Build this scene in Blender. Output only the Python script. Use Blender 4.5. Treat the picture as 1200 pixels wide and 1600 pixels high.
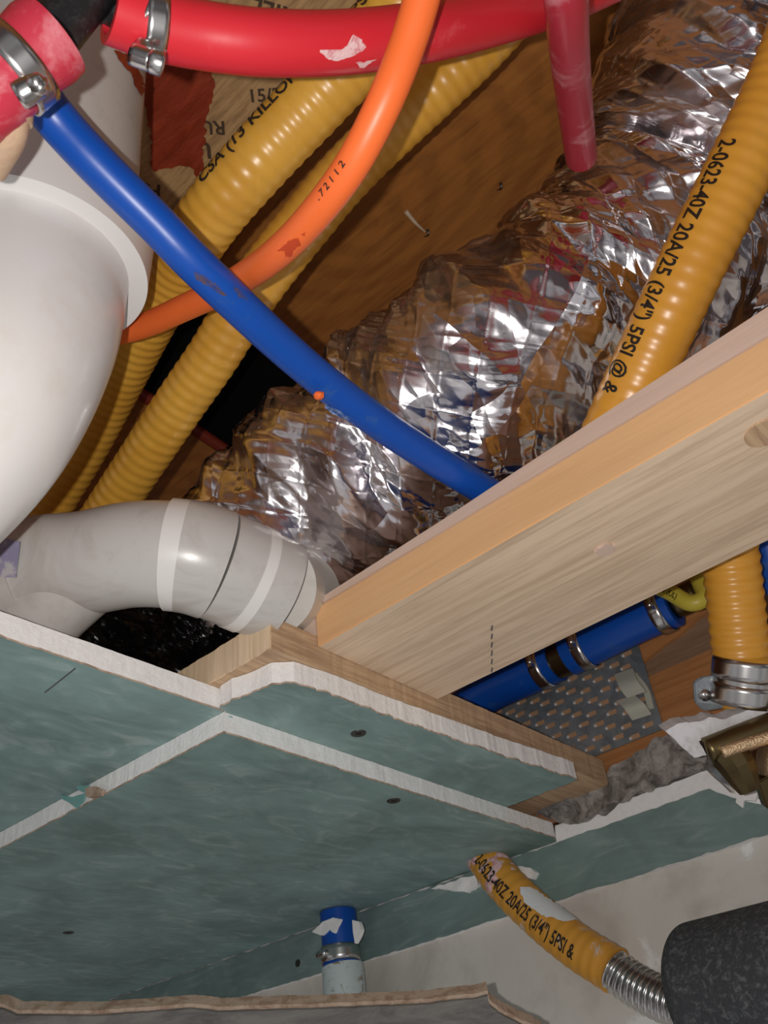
import bpy, bmesh, math, random
import numpy as np
from mathutils import Vector, Matrix, noise
from math import sin, cos, pi

random.seed(7)
rng = np.random.default_rng(11)
for o in list(bpy.data.objects):
    bpy.data.objects.remove(o)
SC = bpy.context.scene
COL = SC.collection

# ------------------------------------------------------------------ camera
YAW, PITCH, ROLL, FPX = .66445919, .65356108, -.12493916, 1416.5
FW = Vector((cos(PITCH) * cos(YAW), cos(PITCH) * sin(YAW), sin(PITCH)))
_r = Vector((sin(YAW), -cos(YAW), 0)); _u = _r.cross(FW)
RT = _r * cos(ROLL) + _u * sin(ROLL)
UP = -_r * sin(ROLL) + _u * cos(ROLL)
cam = bpy.data.cameras.new('camera'); camo = bpy.data.objects.new('camera', cam); COL.objects.link(camo)
M = Matrix((RT, UP, -FW)).transposed().to_4x4(); camo.matrix_world = M
cam.sensor_fit = 'VERTICAL'; cam.sensor_height = 24; cam.lens = FPX / 1600 * 24
cam.clip_start = .01; cam.clip_end = 20
cam.dof.use_dof = True; cam.dof.focus_distance = .68; cam.dof.aperture_fstop = (cam.lens / 1000) / .0016 
SC.camera = camo
# world: dim unseen room below the opening; brightness patches invented for foil reflections
W = bpy.data.worlds.new('room_light'); SC.world = W; W.use_nodes = True
_wn = W.node_tree.nodes.new('ShaderNodeTexNoise'); _wn.inputs['Scale'].default_value = 1.6; _wn.inputs['Detail'].default_value = 3
_wc = W.node_tree.nodes.new('ShaderNodeTexCoord'); W.node_tree.links.new(_wc.outputs['Generated'], _wn.inputs['Vector'])
_wr = W.node_tree.nodes.new('ShaderNodeValToRGB'); W.node_tree.links.new(_wn.outputs['Fac'], _wr.inputs[0])
_wr.color_ramp.elements[0].position = .42; _wr.color_ramp.elements[0].color = (.13, .11, .12, 1)
_wr.color_ramp.elements[1].position = .58; _wr.color_ramp.elements[1].color = (1.0, .98, 1.0, 1)
W.node_tree.links.new(_wr.outputs[0], W.node_tree.nodes['Background'].inputs[0])
W.node_tree.nodes['Background'].inputs[1].default_value = .40
# phone flash beside the lens
fl = bpy.data.lights.new('phone_flash', 'POINT'); fl.energy = 9.2; fl.shadow_soft_size = .0035; fl.color = (1, .97, .93)
flo = bpy.data.objects.new('phone_flash', fl); COL.objects.link(flo)
flo.location = RT * -.028 + UP * .004 - FW * .004
SC.view_settings.view_transform = 'Standard'; SC.view_settings.look = 'None'
SC.view_settings.exposure = .14; SC.view_settings.gamma = 1; SC.view_settings.use_curve_mapping = False


# ------------------------------------------------------------------ where things stand
def ray(x, y): return FW + RT * ((x - 600) / FPX) - UP * ((y - 800) / FPX)
def D(x, y, d): return ray(x, y) * d                       # point at a depth in metres
def at(x, y, ax, v): r = ray(x, y); return r * (v / r[ax])  # point on a plane of the building
def wpx(w, d): return w * d / FPX / 2

# ------------------------------------------------------------------ materials
def mat(name, base=(.5, .5, .5), rough=.5, metal=0, spec=.5, coat=0, sss=0):
    m = bpy.data.materials.new(name); m.use_nodes = True
    b = m.node_tree.nodes['Principled BSDF']
    b.inputs['Base Color'].default_value = (*base, 1); b.inputs['Roughness'].default_value = rough
    b.inputs['Metallic'].default_value = metal; b.inputs['Specular IOR Level'].default_value = spec
    b.inputs['Coat Weight'].default_value = coat
    if sss:
        b.inputs['Subsurface Weight'].default_value = sss; b.inputs['Subsurface Scale'].default_value = .003
    return m
def N(m, t, **kw):
    n = m.node_tree.nodes.new(t)
    for k, v in kw.items(): setattr(n, k, v)
    return n
def L(m, a, b): m.node_tree.links.new(a, b)
def ramp(m, fac, stops):
    r = N(m, 'ShaderNodeValToRGB'); e = r.color_ramp.elements
    while len(e) < len(stops): e.new(.5)
    for i, (p, c) in enumerate(stops): e[i].position = p; e[i].color = (*c, 1) if len(c) == 3 else c
    L(m, fac, r.inputs[0]); return r.outputs[0]
def coords(m, scale=(1, 1, 1), rot=(0, 0, 0), loc=(0, 0, 0)):
    tc = N(m, 'ShaderNodeTexCoord'); mp = N(m, 'ShaderNodeMapping')
    mp.inputs['Scale'].default_value = scale; mp.inputs['Rotation'].default_value = rot; mp.inputs['Location'].default_value = loc
    L(m, tc.outputs['Object'], mp.inputs['Vector']); return mp.outputs[0]
def noise_n(m, vec, scale, detail=6, rough=.6, dist=0):
    n = N(m, 'ShaderNodeTexNoise'); n.inputs['Scale'].default_value = scale; n.inputs['Detail'].default_value = detail
    n.inputs['Roughness'].default_value = rough; n.inputs['Distortion'].default_value = dist
    L(m, vec, n.inputs['Vector']); return n.outputs['Fac']
def mixc(m, fac, a, b):
    x = N(m, 'ShaderNodeMix', data_type='RGBA')
    if isinstance(fac, (int, float)): x.inputs[0].default_value = fac
    else: L(m, fac, x.inputs[0])
    for i, v in ((6, a), (7, b)):
        if isinstance(v, tuple): x.inputs[i].default_value = (*v, 1)
        else: L(m, v, x.inputs[i])
    return x.outputs[2]
def bump(m, h, strength=.3, dist=.002):
    b = N(m, 'ShaderNodeBump'); b.inputs['Strength'].default_value = strength; b.inputs['Distance'].default_value = dist
    L(m, h, b.inputs['Height']); L(m, b.outputs[0], m.node_tree.nodes['Principled BSDF'].inputs['Normal']); return b
def setc(m, c): L(m, c, m.node_tree.nodes['Principled BSDF'].inputs['Base Color'])

def wood(name, light, dark, axis='Y', scale=1, rough=.55, contrast=1, knots=False, spec=.35, ring=None):
    m = mat(name, light, rough, spec=spec)
    s = {'X': (3, 60, 60), 'Y': (60, 3, 60), 'Z': (60, 60, 3), 'D': (60, 6, 60)}[axis]
    v = coords(m, tuple(a * scale for a in s), rot=(0, 0, .35) if axis == 'D' else (0, 0, 0))
    n1 = noise_n(m, v, 3.4, 8, .66, .6)
    n2 = noise_n(m, coords(m, tuple(a * scale * .25 for a in s)), 1.8, 4, .5, 1.2)
    c = ramp(m, n1, [(.5 - .17 / contrast, dark), (.5 + .09 / contrast, light)])
    c2 = ramp(m, n2, [(.35, tuple(x * .78 for x in light)), (.6, light)])
    cc = mixc(m, .5, c, c2)
    if ring:
        w = N(m, 'ShaderNodeTexWave', wave_type='RINGS', rings_direction='SPHERICAL'); w.inputs['Scale'].default_value = ring[0]
        w.inputs['Distortion'].default_value = 7; w.inputs['Detail'].default_value = 3; w.inputs['Detail Scale'].default_value = 1.2
        L(m, coords(m, (1, .55, 1), loc=(-ring[1].x, -.55 * ring[1].y, -.87)), w.inputs['Vector'])
        cc = mixc(m, .20, cc, ramp(m, w.outputs['Fac'], [(.2, dark), (.7, light)]))
    setc(m, cc); bump(m, n1, .25, .0012); return m

def plastic(name, c, rough=.35, dirt=None, dscale=30, amount=(.58, .72), spec=.5, coat=0, stretch=(1, 1, 1)):
    m = mat(name, c, rough, spec=spec, coat=coat)
    if dirt:
        n = noise_n(m, coords(m, stretch), dscale, 7, .7, .6)
        setc(m, ramp(m, n, [(amount[0], c), (amount[1], dirt)]))
    bump(m, noise_n(m, coords(m), 160, 3), .06, .0006)
    return m

MT = {}
MT['ply'] = wood('ceiling_plywood', (.46, .175, .036), (.17, .055, .012), 'D', .45, .5, 1.1, ring=(13, at(585, 345, 2, .87)))
MT['stamped'] = wood('stamped_plywood', (.60, .37, .165), (.19, .10, .045), 'D', .8, .6, 1.6)
MT['brownwood'] = wood('cavity_wood', (.22, .105, .04), (.09, .04, .016), 'X', 1)
MT['pine'] = wood('pine_face', (.78, .60, .43), (.46, .31, .19), 'Y', .8, .5, 1.25)
MT['pine_edge'] = wood('pine_edge', (.86, .53, .27), (.73, .42, .19), 'Y', .9, .5, .7)
MT['pale'] = wood('pale_pine', (.74, .56, .46), (.64, .45, .33), 'Y', .9, .5, .7)
MT['strap'] = wood('furring_wood', (.64, .44, .27), (.28, .15, .085), 'X', 1.2, .7, 1.3)
MT['endgrain'] = wood('sawn_end', (.86, .66, .45), (.60, .42, .26), 'Z', 1.6, .85, 1.2)
MT['beam'] = wood('orange_beam', (.50, .22, .08), (.30, .12, .04), 'Y', 1, .5, 1)
MT['web'] = wood('grey_brown_wood', (.30, .18, .11), (.16, .09, .055), 'Y', 1, .7, 1)

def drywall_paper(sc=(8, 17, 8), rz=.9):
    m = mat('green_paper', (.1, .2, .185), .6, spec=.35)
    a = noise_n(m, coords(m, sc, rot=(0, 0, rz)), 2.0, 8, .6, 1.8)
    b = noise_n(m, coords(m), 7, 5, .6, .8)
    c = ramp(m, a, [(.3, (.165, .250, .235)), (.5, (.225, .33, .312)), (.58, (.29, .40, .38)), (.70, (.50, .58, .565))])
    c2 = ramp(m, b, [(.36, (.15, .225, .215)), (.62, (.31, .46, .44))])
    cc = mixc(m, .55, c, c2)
    if rz == 0: cc = mixc(m, .35, cc, (.10, .12, .115))  # wall strip copy: shade mixed into the paper colour, darker and greyer
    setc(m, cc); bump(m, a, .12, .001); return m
MT['green'] = drywall_paper(); MT['green_shaded'] = drywall_paper((6, 5, 26), 0)
def gyps():
    m = mat('gypsum', (.86, .84, .83), .85, spec=.2)
    n = noise_n(m, coords(m), 130, 6, .75)
    setc(m, ramp(m, n, [(.3, (.88, .86, .84)), (.55, (.96, .95, .94))])); bump(m, n, .55, .0025); return m
MT['gyps'] = gyps()
MT['tan'] = plastic('tan_paper', (.50, .38, .29), .9, (.33, .22, .15), 60, (.45, .6))
def foil():
    m = mat('foil', (.80, .76, .78), .12, 1)
    tc = N(m, 'ShaderNodeTexCoord'); mp = N(m, 'ShaderNodeMapping'); mp.inputs['Scale'].default_value = (1.0, .55, 1); mp.inputs['Rotation'].default_value = (0, 0, .12)
    L(m, tc.outputs['UV'], mp.inputs['Vector']); v = mp.outputs[0]
    nn = N(m, 'ShaderNodeTexNoise'); nn.inputs['Scale'].default_value = 18; nn.inputs['Detail'].default_value = 2
    L(m, v, nn.inputs['Vector'])
    ad = N(m, 'ShaderNodeVectorMath', operation='MULTIPLY_ADD'); ad.inputs[1].default_value = (.012, .012, .012)
    L(m, nn.outputs['Color'], ad.inputs[0]); L(m, v, ad.inputs[2])
    hs = None
    for sc_, k_ in ((17, 1.0), (42, .55), (120, .16)):      # flat facets of crumpled foil, three sizes
        vo = N(m, 'ShaderNodeTexVoronoi', feature='F1'); vo.inputs['Scale'].default_value = sc_; L(m, ad.outputs[0], vo.inputs['Vector'])
        sub = N(m, 'ShaderNodeVectorMath', operation='SUBTRACT'); L(m, ad.outputs[0], sub.inputs[0]); L(m, vo.outputs['Position'], sub.inputs[1])
        cs = N(m, 'ShaderNodeVectorMath', operation='SUBTRACT'); L(m, vo.outputs['Color'], cs.inputs[0]); cs.inputs[1].default_value = (.5, .5, .5)
        dt = N(m, 'ShaderNodeVectorMath', operation='DOT_PRODUCT'); L(m, sub.outputs[0], dt.inputs[0]); L(m, cs.outputs[0], dt.inputs[1])
        mu = N(m, 'ShaderNodeMath', operation='MULTIPLY_ADD'); mu.inputs[1].default_value = k_; L(m, dt.outputs['Value'], mu.inputs[0])
        if hs is None: mu.inputs[2].default_value = 0
        else: L(m, hs, mu.inputs[2])
        hs = mu.outputs[0]
    bump(m, hs, 1.0, .75)
    r = noise_n(m, v, 12, 3)
    rr = ramp(m, r, [(.4, (.10,) * 3), (.62, (.30,) * 3)]); L(m, rr, m.node_tree.nodes['Principled BSDF'].inputs['Roughness'])
    return m
MT['foil'] = foil()
MT['red'] = plastic('red_hose', (.62, .022, .035), .38, (.70, .08, .09), 26, (.6, .75))
MT['redold'] = plastic('scuffed_red_hose', (.46, .03, .055), .35, (.62, .22, .25), 26, (.52, .7))
MT['blue'] = plastic('blue_tube', (.001, .068, .39), .36, (.02, .09, .34), 45, (.6, .68))
MT['orange'] = plastic('orange_tube', (.90, .165, .035), .42, (.68, .09, .02), 45, (.68, .74))
MT['yellow'] = plastic('yellow_jacket', (.74, .40, .055), .33, (.63, .31, .035), 14, (.4, .65), spec=.6)
MT['amber'] = plastic('amber_jacket', (.80, .38, .045), .33, (.72, .33, .04), 14, (.4, .65), spec=.6)
MT['amber_dirty'] = plastic('dirty_amber_jacket', (.70, .33, .045), .4, (.66, .56, .5), 42, (.58, .64), spec=.5)
MT['pvc'] = plastic('white_pvc', (.74, .72, .70), .28, (.66, .60, .52), 9, (.52, .8), coat=.15)
MT['pvcrim'] = plastic('white_pvc_rim', (.77, .75, .73), .35, (.70, .66, .6), 20, (.6, .8))
MT['pvcgrey'] = plastic('grey_pvc', (.56, .54, .515), .28, (.42, .385, .345), 16, (.52, .75), coat=.1)
MT['pvcpale'] = plastic('pale_pvc', (.62, .60, .56), .35, (.5, .47, .42), 16, (.52, .75))
MT['steel'] = mat('steel', (.62, .61, .60), .24, 1)
MT['galv'] = plastic('galvanized', (.24, .265, .285), .42, (.36, .395, .42), 40, (.4, .6)); MT['galv'].node_tree.nodes['Principled BSDF'].inputs['Metallic'].default_value = .55
MT['brass'] = mat('brass', (.16, .12, .058), .36, 1)
MT['castbrass'] = mat('cast_brass', (.80, .58, .36), .42, .9); bump(MT['castbrass'], noise_n(MT['castbrass'], coords(MT['castbrass']), 500, 3), .8, .002)
MT['black'] = plastic('black_plastic', (.010, .010, .011), .4, (.03, .03, .03), 200, (.5, .7))
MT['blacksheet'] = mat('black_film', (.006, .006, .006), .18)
MT['void'] = mat('gap_black', (.004, .004, .004), .8, spec=.1)
MT['ink'] = mat('black_ink', (.022, .016, .012), .5)
MT['stencil'] = mat('stencil_ink', (.085, .05, .028), .8)
MT['pencil'] = mat('pencil', (.10, .09, .11), .8)
def sealant():
    m = mat('red_sealant', (.30, .04, .012), .45, spec=.4)
    n = noise_n(m, coords(m, (40, 10, 10), rot=(0, 0, .6)), 2, 6, .6, .4)
    setc(m, ramp(m, n, [(.35, (.24, .030, .010)), (.65, (.38, .055, .020))])); bump(m, n, .8, .004); return m
MT['sealant'] = sealant()
def wallm():
    m = mat('old_wall', (.46, .43, .39), .8, spec=.25)
    n = noise_n(m, coords(m), 7, 8, .62, .4)
    setc(m, ramp(m, n, [(.36, (.50, .465, .42)), (.5, (.64, .61, .555)), (.585, (.66, .63, .58)), (.62, (.82, .82, .80))])); bump(m, n, .2, .003); return m
MT['wall'] = wallm()
MT['plaster'] = plastic('plaster', (.74, .72, .74), .9, (.5, .48, .47), 50, (.45, .7))
MT['greyplaster'] = plastic('grey_mortar', (.46, .42, .39), .95, (.14, .125, .11), 38, (.42, .62)); bump(MT['greyplaster'], noise_n(MT['greyplaster'], coords(MT['greyplaster']), 90, 8, .7), .9, .006)
MT['foam'] = plastic('black_foam', (.045, .049, .055), .8, (.17, .18, .19), 190, (.5, .72)); bump(MT['foam'], noise_n(MT['foam'], coords(MT['foam']), 260, 5, .7), .8, .003)
MT['clip'] = plastic('clip_plastic', (.50, .50, .42), .5)
MT['cable'] = plastic('cable_yellow', (.60, .50, .06), .4)
MT['beige'] = plastic('beige_plastic', (.52, .36, .24), .5, (.4, .24, .16), 40, (.5, .7))
MT['greyboard'] = plastic('grey_board', (.20, .19, .175), .85, (.11, .105, .10), 14, (.42, .62), stretch=(1, 1, 5))
MT['chalk'] = plastic('dried_plaster_smear', (.75, .52, .52), .8, (.62, .25, .27), 160, (.5, .6))
MT['whitepatch'] = plastic('white_compound', (.72, .74, .75), .8)
MT['paleblue'] = plastic('painted_fitting', (.55, .63, .63), .55, (.24, .18, .12), 60, (.54, .64))
MT['purple'] = plastic('purple_primer', (.24, .22, .34), .6, (.45, .43, .45), 60, (.5, .6))
MT['tornblue'] = plastic('torn_teal_paper', (.19, .40, .38), .7, (.42, .3, .2), 50, (.6, .65))
MT['scuffred'] = plastic('scuff_red', (.55, .06, .012), .6)
MT['scuffblue'] = plastic('scuff_brown_blue', (.012, .05, .25), .7, (.09, .05, .06), 160, (.4, .6))
MT['scuffpale'] = plastic('scuff_pale_blue', (.01, .08, .38), .7, (.25, .35, .55), 200, (.45, .6))
MT['tooth'] = mat('plate_tooth', (.75, .77, .8), .55, .3)
MT['slotwood'] = mat('slot_wood', (.46, .27, .15), .8)
MT['screw'] = mat('dark_screw', (.10, .095, .09), .35, .9)
MT['darkred'] = plastic('dark_red_tube', (.22, .03, .015), .4)

# ------------------------------------------------------------------ builders
def link(name, me, m, parent=None, recenter=True, smooth=False):
    if isinstance(me, bmesh.types.BMesh):
        bm = me; bmesh.ops.recalc_face_normals(bm, faces=bm.faces)
        me = bpy.data.meshes.new(name); bm.to_mesh(me); bm.free()
    if recenter and len(me.vertices):
        c = sum((v.co for v in me.vertices), Vector()) / len(me.vertices)
        me.transform(Matrix.Translation(-c))
    else: c = Vector()
    o = bpy.data.objects.new(name, me); COL.objects.link(o); o.location = c
    for mm in (m if isinstance(m, (list, tuple)) else [m]): me.materials.append(mm)
    if smooth:
        me.polygons.foreach_set('use_smooth', [True] * len(me.polygons))
        if m not in (MT['steel'], MT['brass'], MT['castbrass'], MT['galv']): me.set_sharp_from_angle(angle=.75)
    if parent:
        o.parent = parent
        inv = Matrix.Translation(-Vector(wloc(parent))); o.location = inv @ c
    return o
def wloc(o):
    v = Vector(o.location)
    while o.parent: o = o.parent; v += o.location
    return v
def tag(o, label, cat, group=None, kind=None):
    if label: o['label'] = label
    if cat: o['category'] = cat
    if group: o['group'] = group
    if kind: o['kind'] = kind
    return o
def thing(name, label, cat, loc, group=None):
    o = bpy.data.objects.new(name, None); COL.objects.link(o); o.location = loc; o.empty_display_size = .02
    return tag(o, label, cat, group)

def spline(pts, n=24):
    P = [Vector(p) for p in pts]; P = [P[0] * 2 - P[1]] + P + [P[-1] * 2 - P[-2]]; out = []
    for i in range(1, len(P) - 2):
        a, b, c, d = P[i - 1:i + 3]
        for k in range(n):
            t = k / n
            out.append(.5 * ((2 * b) + (c - a) * t + (2 * a - 5 * b + 4 * c - d) * t * t + (3 * b - a - 3 * c + d) * t ** 3))
    out.append(P[-2]); return out
def resample(P, step):
    s = [0]
    for a, b in zip(P, P[1:]): s.append(s[-1] + (b - a).length)
    n = max(2, int(s[-1] / step)); out = []; j = 0
    for k in range(n + 1):
        t = s[-1] * k / n
        while j < len(s) - 2 and s[j + 1] < t: j += 1
        u = (t - s[j]) / max(1e-9, s[j + 1] - s[j]); out.append((P[j].lerp(P[j + 1], u), t))
    return out
def frames(path):
    P = [p for p, _ in path]; T = []
    for i in range(len(P)):
        T.append((P[min(i + 1, len(P) - 1)] - P[max(i - 1, 0)]).normalized())
    u = T[0].orthogonal().normalized(); F = []
    for i, t in enumerate(T):
        u = (u - t * u.dot(t)).normalized(); F.append((P[i], t, u, t.cross(u)))
    return F
def tube_bm(pts, rad, step=.006, seg=40, cap=True, smooth_path=True, bm=None, wall=None, fn=None):
    """pts control points, rad constant or f(s, length); wall = inner radius factor for an open tube"""
    path = resample(spline(pts) if smooth_path else [Vector(p) for p in pts], step); Fr = frames(path); LN = path[-1][1]
    bm = bm or bmesh.new(); rings = []
    for (p, t, u, v), (_, s) in zip(Fr, path):
        r = rad(s, LN) if callable(rad) else rad
        ring = []
        for k in range(seg):
            a = 2 * pi * k / seg; rr = r if fn is None else r + fn(s, a)
            ring.append(bm.verts.new(p + u * (cos(a) * rr) + v * (sin(a) * rr)))
        rings.append(ring)
    def skin(A, B):
        for k in range(seg):
            bm.faces.new((A[k], A[(k + 1) % seg], B[(k + 1) % seg], B[k]))
    for A, B in zip(rings, rings[1:]): skin(A, B)
    if wall:
        inner = []
        for (p, t, u, v), (_, s) in zip(Fr, path):
            r = (rad(s, LN) if callable(rad) else rad) * wall
            inner.append([bm.verts.new(p + u * (cos(2 * pi * k / seg) * r) + v * (sin(2 * pi * k / seg) * r)) for k in range(seg)])
        for A, B in zip(inner, inner[1:]): skin(B, A)
        for A, B in ((rings[0], inner[0]), (inner[-1], rings[-1])): skin(B, A)
    elif cap:
        bm.faces.new(rings[0]); bm.faces.new(rings[-1])
    return bm
def tube(name, pts, rad, m, parent=None, **k):
    return link(name, tube_bm(pts, rad, **k), m, parent, smooth=True)
def box_bm(lo, hi, bm=None, bev=0, mat_i=0):
    bm = bm or bmesh.new()
    c = (Vector(lo) + Vector(hi)) / 2; s = Vector(hi) - Vector(lo)
    g = bmesh.ops.create_cube(bm, size=1, matrix=Matrix.Translation(c) @ Matrix.Diagonal((*s, 1)))
    if bev: bmesh.ops.bevel(bm, geom=[e for e in bm.edges if e.verts[0] in g['verts']], offset=bev, segments=2, affect='EDGES')
    return bm
def jag(poly, step, amp, seed=0, freq=60):
    out = []
    for i, a in enumerate(poly):
        b = poly[(i + 1) % len(poly)]; d = Vector(b) - Vector(a); n = max(1, int(d.length / step)); nn = d.orthogonal().normalized() if len(d) == 3 else Vector((-d.y, d.x)).normalized()
        for k in range(n):
            p = Vector(a) + d * (k / n); w = 0 if k == 0 else amp
            out.append(p + nn * w * (noise.noise(Vector((p[0] * freq, p[1] * freq, seed))) + .6 * noise.noise(Vector((p[0] * freq * 4, p[1] * freq * 4, seed + 5)))))
    return out
def prism_bm(poly, axis, a, b, bm=None):
    """poly = 2D points in the plane across `axis` (0,1,2), extruded from a to b"""
    bm = bm or bmesh.new()
    def v3(p, h):
        if axis == 2: return (p[0], p[1], h)
        if axis == 1: return (p[0], h, p[1])
        return (h, p[0], p[1])
    A = [bm.verts.new(v3(p, a)) for p in poly]; B = [bm.verts.new(v3(p, b)) for p in poly]
    bm.faces.new(A); bm.faces.new(B[::-1])
    for i in range(len(A)):
        j = (i + 1) % len(A); bm.faces.new((A[i], A[j], B[j], B[i]))
    return bm
def px2(pts, ax, v):
    out = []
    for x, y in pts:
        p = at(x, y, ax, v); out.append(Vector([p[i] for i in range(3) if i != ax]))
    return out
def text_mesh(body, size, xscale=1.0):
    cu = bpy.data.curves.new('t', 'FONT'); cu.body = body; cu.size = size; cu.resolution_u = 3; cu.offset = size * .022
    o = bpy.data.objects.new('t', cu); COL.objects.link(o)
    dg = bpy.context.evaluated_depsgraph_get(); me = bpy.data.meshes.new_from_object(o.evaluated_get(dg))
    bpy.data.objects.remove(o); bpy.data.curves.remove(cu)
    bm = bmesh.new(); bm.from_mesh(me); bpy.data.meshes.remove(me)
    bmesh.ops.triangulate(bm, faces=bm.faces)
    for _ in range(2):
        es = [e for e in bm.edges if e.calc_length() > size * .18]
        if es: bmesh.ops.subdivide_edges(bm, edges=es, cuts=1); bmesh.ops.triangulate(bm, faces=bm.faces)
    for v in bm.verts: v.co.x *= xscale
    return bm
def print_on_tube(body, pts, rad, s0, phi, size, parent, xs=.85, flip=1, name='printed_text', lift=.0006, m=None):
    """letters wrapped on a tube; s0 = start distance along it, phi = angle away from the side that faces the opening"""
    path = resample(spline(pts), .002); Fr = frames(path); bm = text_mesh(body, size, xs)
    for v in bm.verts:
        s = s0 + v.co.x; i = min(len(Fr) - 1, max(0, int(s / path[-1][1] * (len(Fr) - 1)))); p, t, _, _ = Fr[i]
        p = p + t * (s - path[i][1])
        n = (-p); n = (n - t * n.dot(t)).normalized(); side = n.cross(t) * flip
        a = phi + (v.co.y - size * .35) / rad
        v.co = p + (n * cos(a) + side * sin(a)) * (rad + lift)
    return link(name, bm, m or MT['ink'], parent)
def band(name, c, axis, r, w, t, m, parent, seg=48):
    axis = Vector(axis).normalized(); c = Vector(c)
    return tube(name, [c - axis * w / 2, c, c + axis * w / 2], r + t, m, parent, seg=seg, step=w / 4, wall=r / (r + t))
def hose_clamp(c, axis, r, w, screwdir, label, group=None, holes=True, big=1.0):
    """worm-drive clamp: band, screw housing and screw"""
    axis = Vector(axis).normalized(); c = Vector(c); t = thing('hose_clamp', label, 'hose clamp', c, group)
    band('band', c, axis, r, w, .0012, MT['steel'], t)
    sd = Vector(screwdir); sd = (sd - axis * sd.dot(axis)).normalized(); tg = axis.cross(sd).normalized()
    hc = c + sd * (r + .004 * big)
    h = tube('screw_housing', [hc - tg * .007 * big, hc, hc + tg * .007 * big], .0045 * big, MT['steel'], t, step=.003, seg=20)
    bm = tube_bm([hc + tg * .007 * big, hc + tg * .010 * big, hc + tg * .012 * big], .0055 * big, step=.002, seg=6)
    link('screw_head', bm, MT['steel'], h)
    return t

def view_prism(pts, d0, d1, m, name, parent, ja=2, js=6, dy=0):
    J = jag([Vector(p) for p in pts], js, ja, 2, .05); bm = bmesh.new()
    A = [bm.verts.new(D(p.x, p.y + dy, d0)) for p in J]; B = [bm.verts.new(D(p.x, p.y + dy, d0) + FW * (d1 - d0)) for p in J]
    bm.faces.new(A); bm.faces.new(B[::-1])
    for i in range(len(A)): bm.faces.new((A[i], A[(i + 1) % len(A)], B[(i + 1) % len(A)], B[i]))
    return link(name, bm, m, parent)

# ------------------------------------------------------------------ building shell
ZS = .87
o = link('ceiling', box_bm((-1.2, -1.2, ZS), (1.7, 2.4, ZS + .02)), MT['ply'], recenter=False); tag(o, None, None, kind='structure')
o = link('wall_right', box_bm((.905, -1.6, -.9), (.93, 2.4, .31)), MT['wall'], recenter=False); tag(o, None, None, kind='structure')
o = link('light_stop_back', box_bm((-1.2, 2.4, -.9), (1.7, 2.43, ZS)), MT['brownwood'], recenter=False); tag(o, None, None, kind='structure')  # added to close the back and keep world light out
o = link('light_stop_side', box_bm((1.55, -1.2, .31), (1.58, 2.4, ZS)), MT['brownwood'], recenter=False); o.name = 'light_stop_far'; tag(o, None, None, kind='structure')  # far panel added to stop world light leaking into the cavity

# stamped plywood left of the hoses
sp = thing('stamped_plywood', 'stamped rough plywood panel behind the yellow pipes, smeared with red sealant', 'plywood', at(400, 150, 2, ZS - .012))
poly = px2([(700, -120), (600, 60), (470, 230), (330, 420), (240, 470), (0, 470), (-300, 300), (-200, -200)], 2, ZS - .012)
link('board', prism_bm(poly, 2, ZS - .012, ZS), MT['stamped'], sp)
seal = px2([(225, 60), (335, 95), (333, 140), (322, 190), (318, 240), (312, 282), (300, 262), (284, 258), (262, 262), (240, 268), (236, 200), (215, 120)], 2, ZS - .014)
link('red_sealant', prism_bm(jag(seal, .003, .004, 3, 120), 2, ZS - .015, ZS - .0125), MT['sealant'], sp)
for body, x, y, ang, size in (('US', 330, 222, -.75, .026), ('RU', 352, 190, -.75, .020), ('PS1', 252, 290, -.6, .022), ('MILL', 470, 18, -.5, .022), ('15/32', 388, 160, 2.3, .018)):
    bm = text_mesh(body, size); p = at(x, y, 2, ZS - .0128)
    R2 = Matrix.Rotation(ang + pi, 4, 'Z') @ Matrix.Diagonal((1, -1, 1, 1))
    for v in bm.verts: v.co = Vector(p) + (R2 @ Vector((v.co.x, v.co.y, 0)))
    link('stencil_mark', bm, MT['stencil'], sp)

for x, y, lb in ((782, 285, 'bent nail tip poking through the brown plywood beside the foil duct'), (668, 358, 'small nail tip below the long splinter in the brown plywood')):
    c = at(x, y, 2, ZS)
    o = tube('nail_tip', [c, c + Vector((.004, .003, -.004)), c + Vector((-.002, .006, -.010))], lambda s, l: .0016 * (1.15 - s / l), MT['screw'], None, seg=8, step=.002); tag(o, lb, 'nail')
a, b = at(634, 330, 2, ZS - .002), at(664, 362, 2, ZS - .003)
o = tube('wood_splinter', [a, a.lerp(b, .5) - Vector((0, 0, .003)), b], lambda s, l: .0028 * (1 - .6 * s / l), MT['pine'], None, seg=6, step=.004); tag(o, 'pale splinter hanging from the brown plywood', 'splinter')
# strip painted black for the dark void of a gap, and dark red tube far back
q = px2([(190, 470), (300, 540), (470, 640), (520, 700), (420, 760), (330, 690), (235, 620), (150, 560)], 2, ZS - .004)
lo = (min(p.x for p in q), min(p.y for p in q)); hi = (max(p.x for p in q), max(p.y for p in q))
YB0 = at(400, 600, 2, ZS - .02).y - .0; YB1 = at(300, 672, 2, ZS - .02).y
o = link('dark_gap_strip', box_bm((.02, YB0 - .035, ZS - .02), (1.2, YB1, ZS)), MT['void']); tag(o, 'black strip standing in for the dark void against the subfloor above the foil duct', 'dark gap strip')
ya = at(230, 622, 2, ZS - .04); yb = at(340, 695, 2, ZS - .04)
tube('copper_tube', [ya - (yb - ya) * .6, ya.lerp(yb, .5), yb + (yb - ya) * 2], .008, MT['darkred'], seg=20); tag(bpy.context.scene.objects['copper_tube'], 'thin dark red tube across the dark gap behind the two yellow pipes', 'tube')

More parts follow.
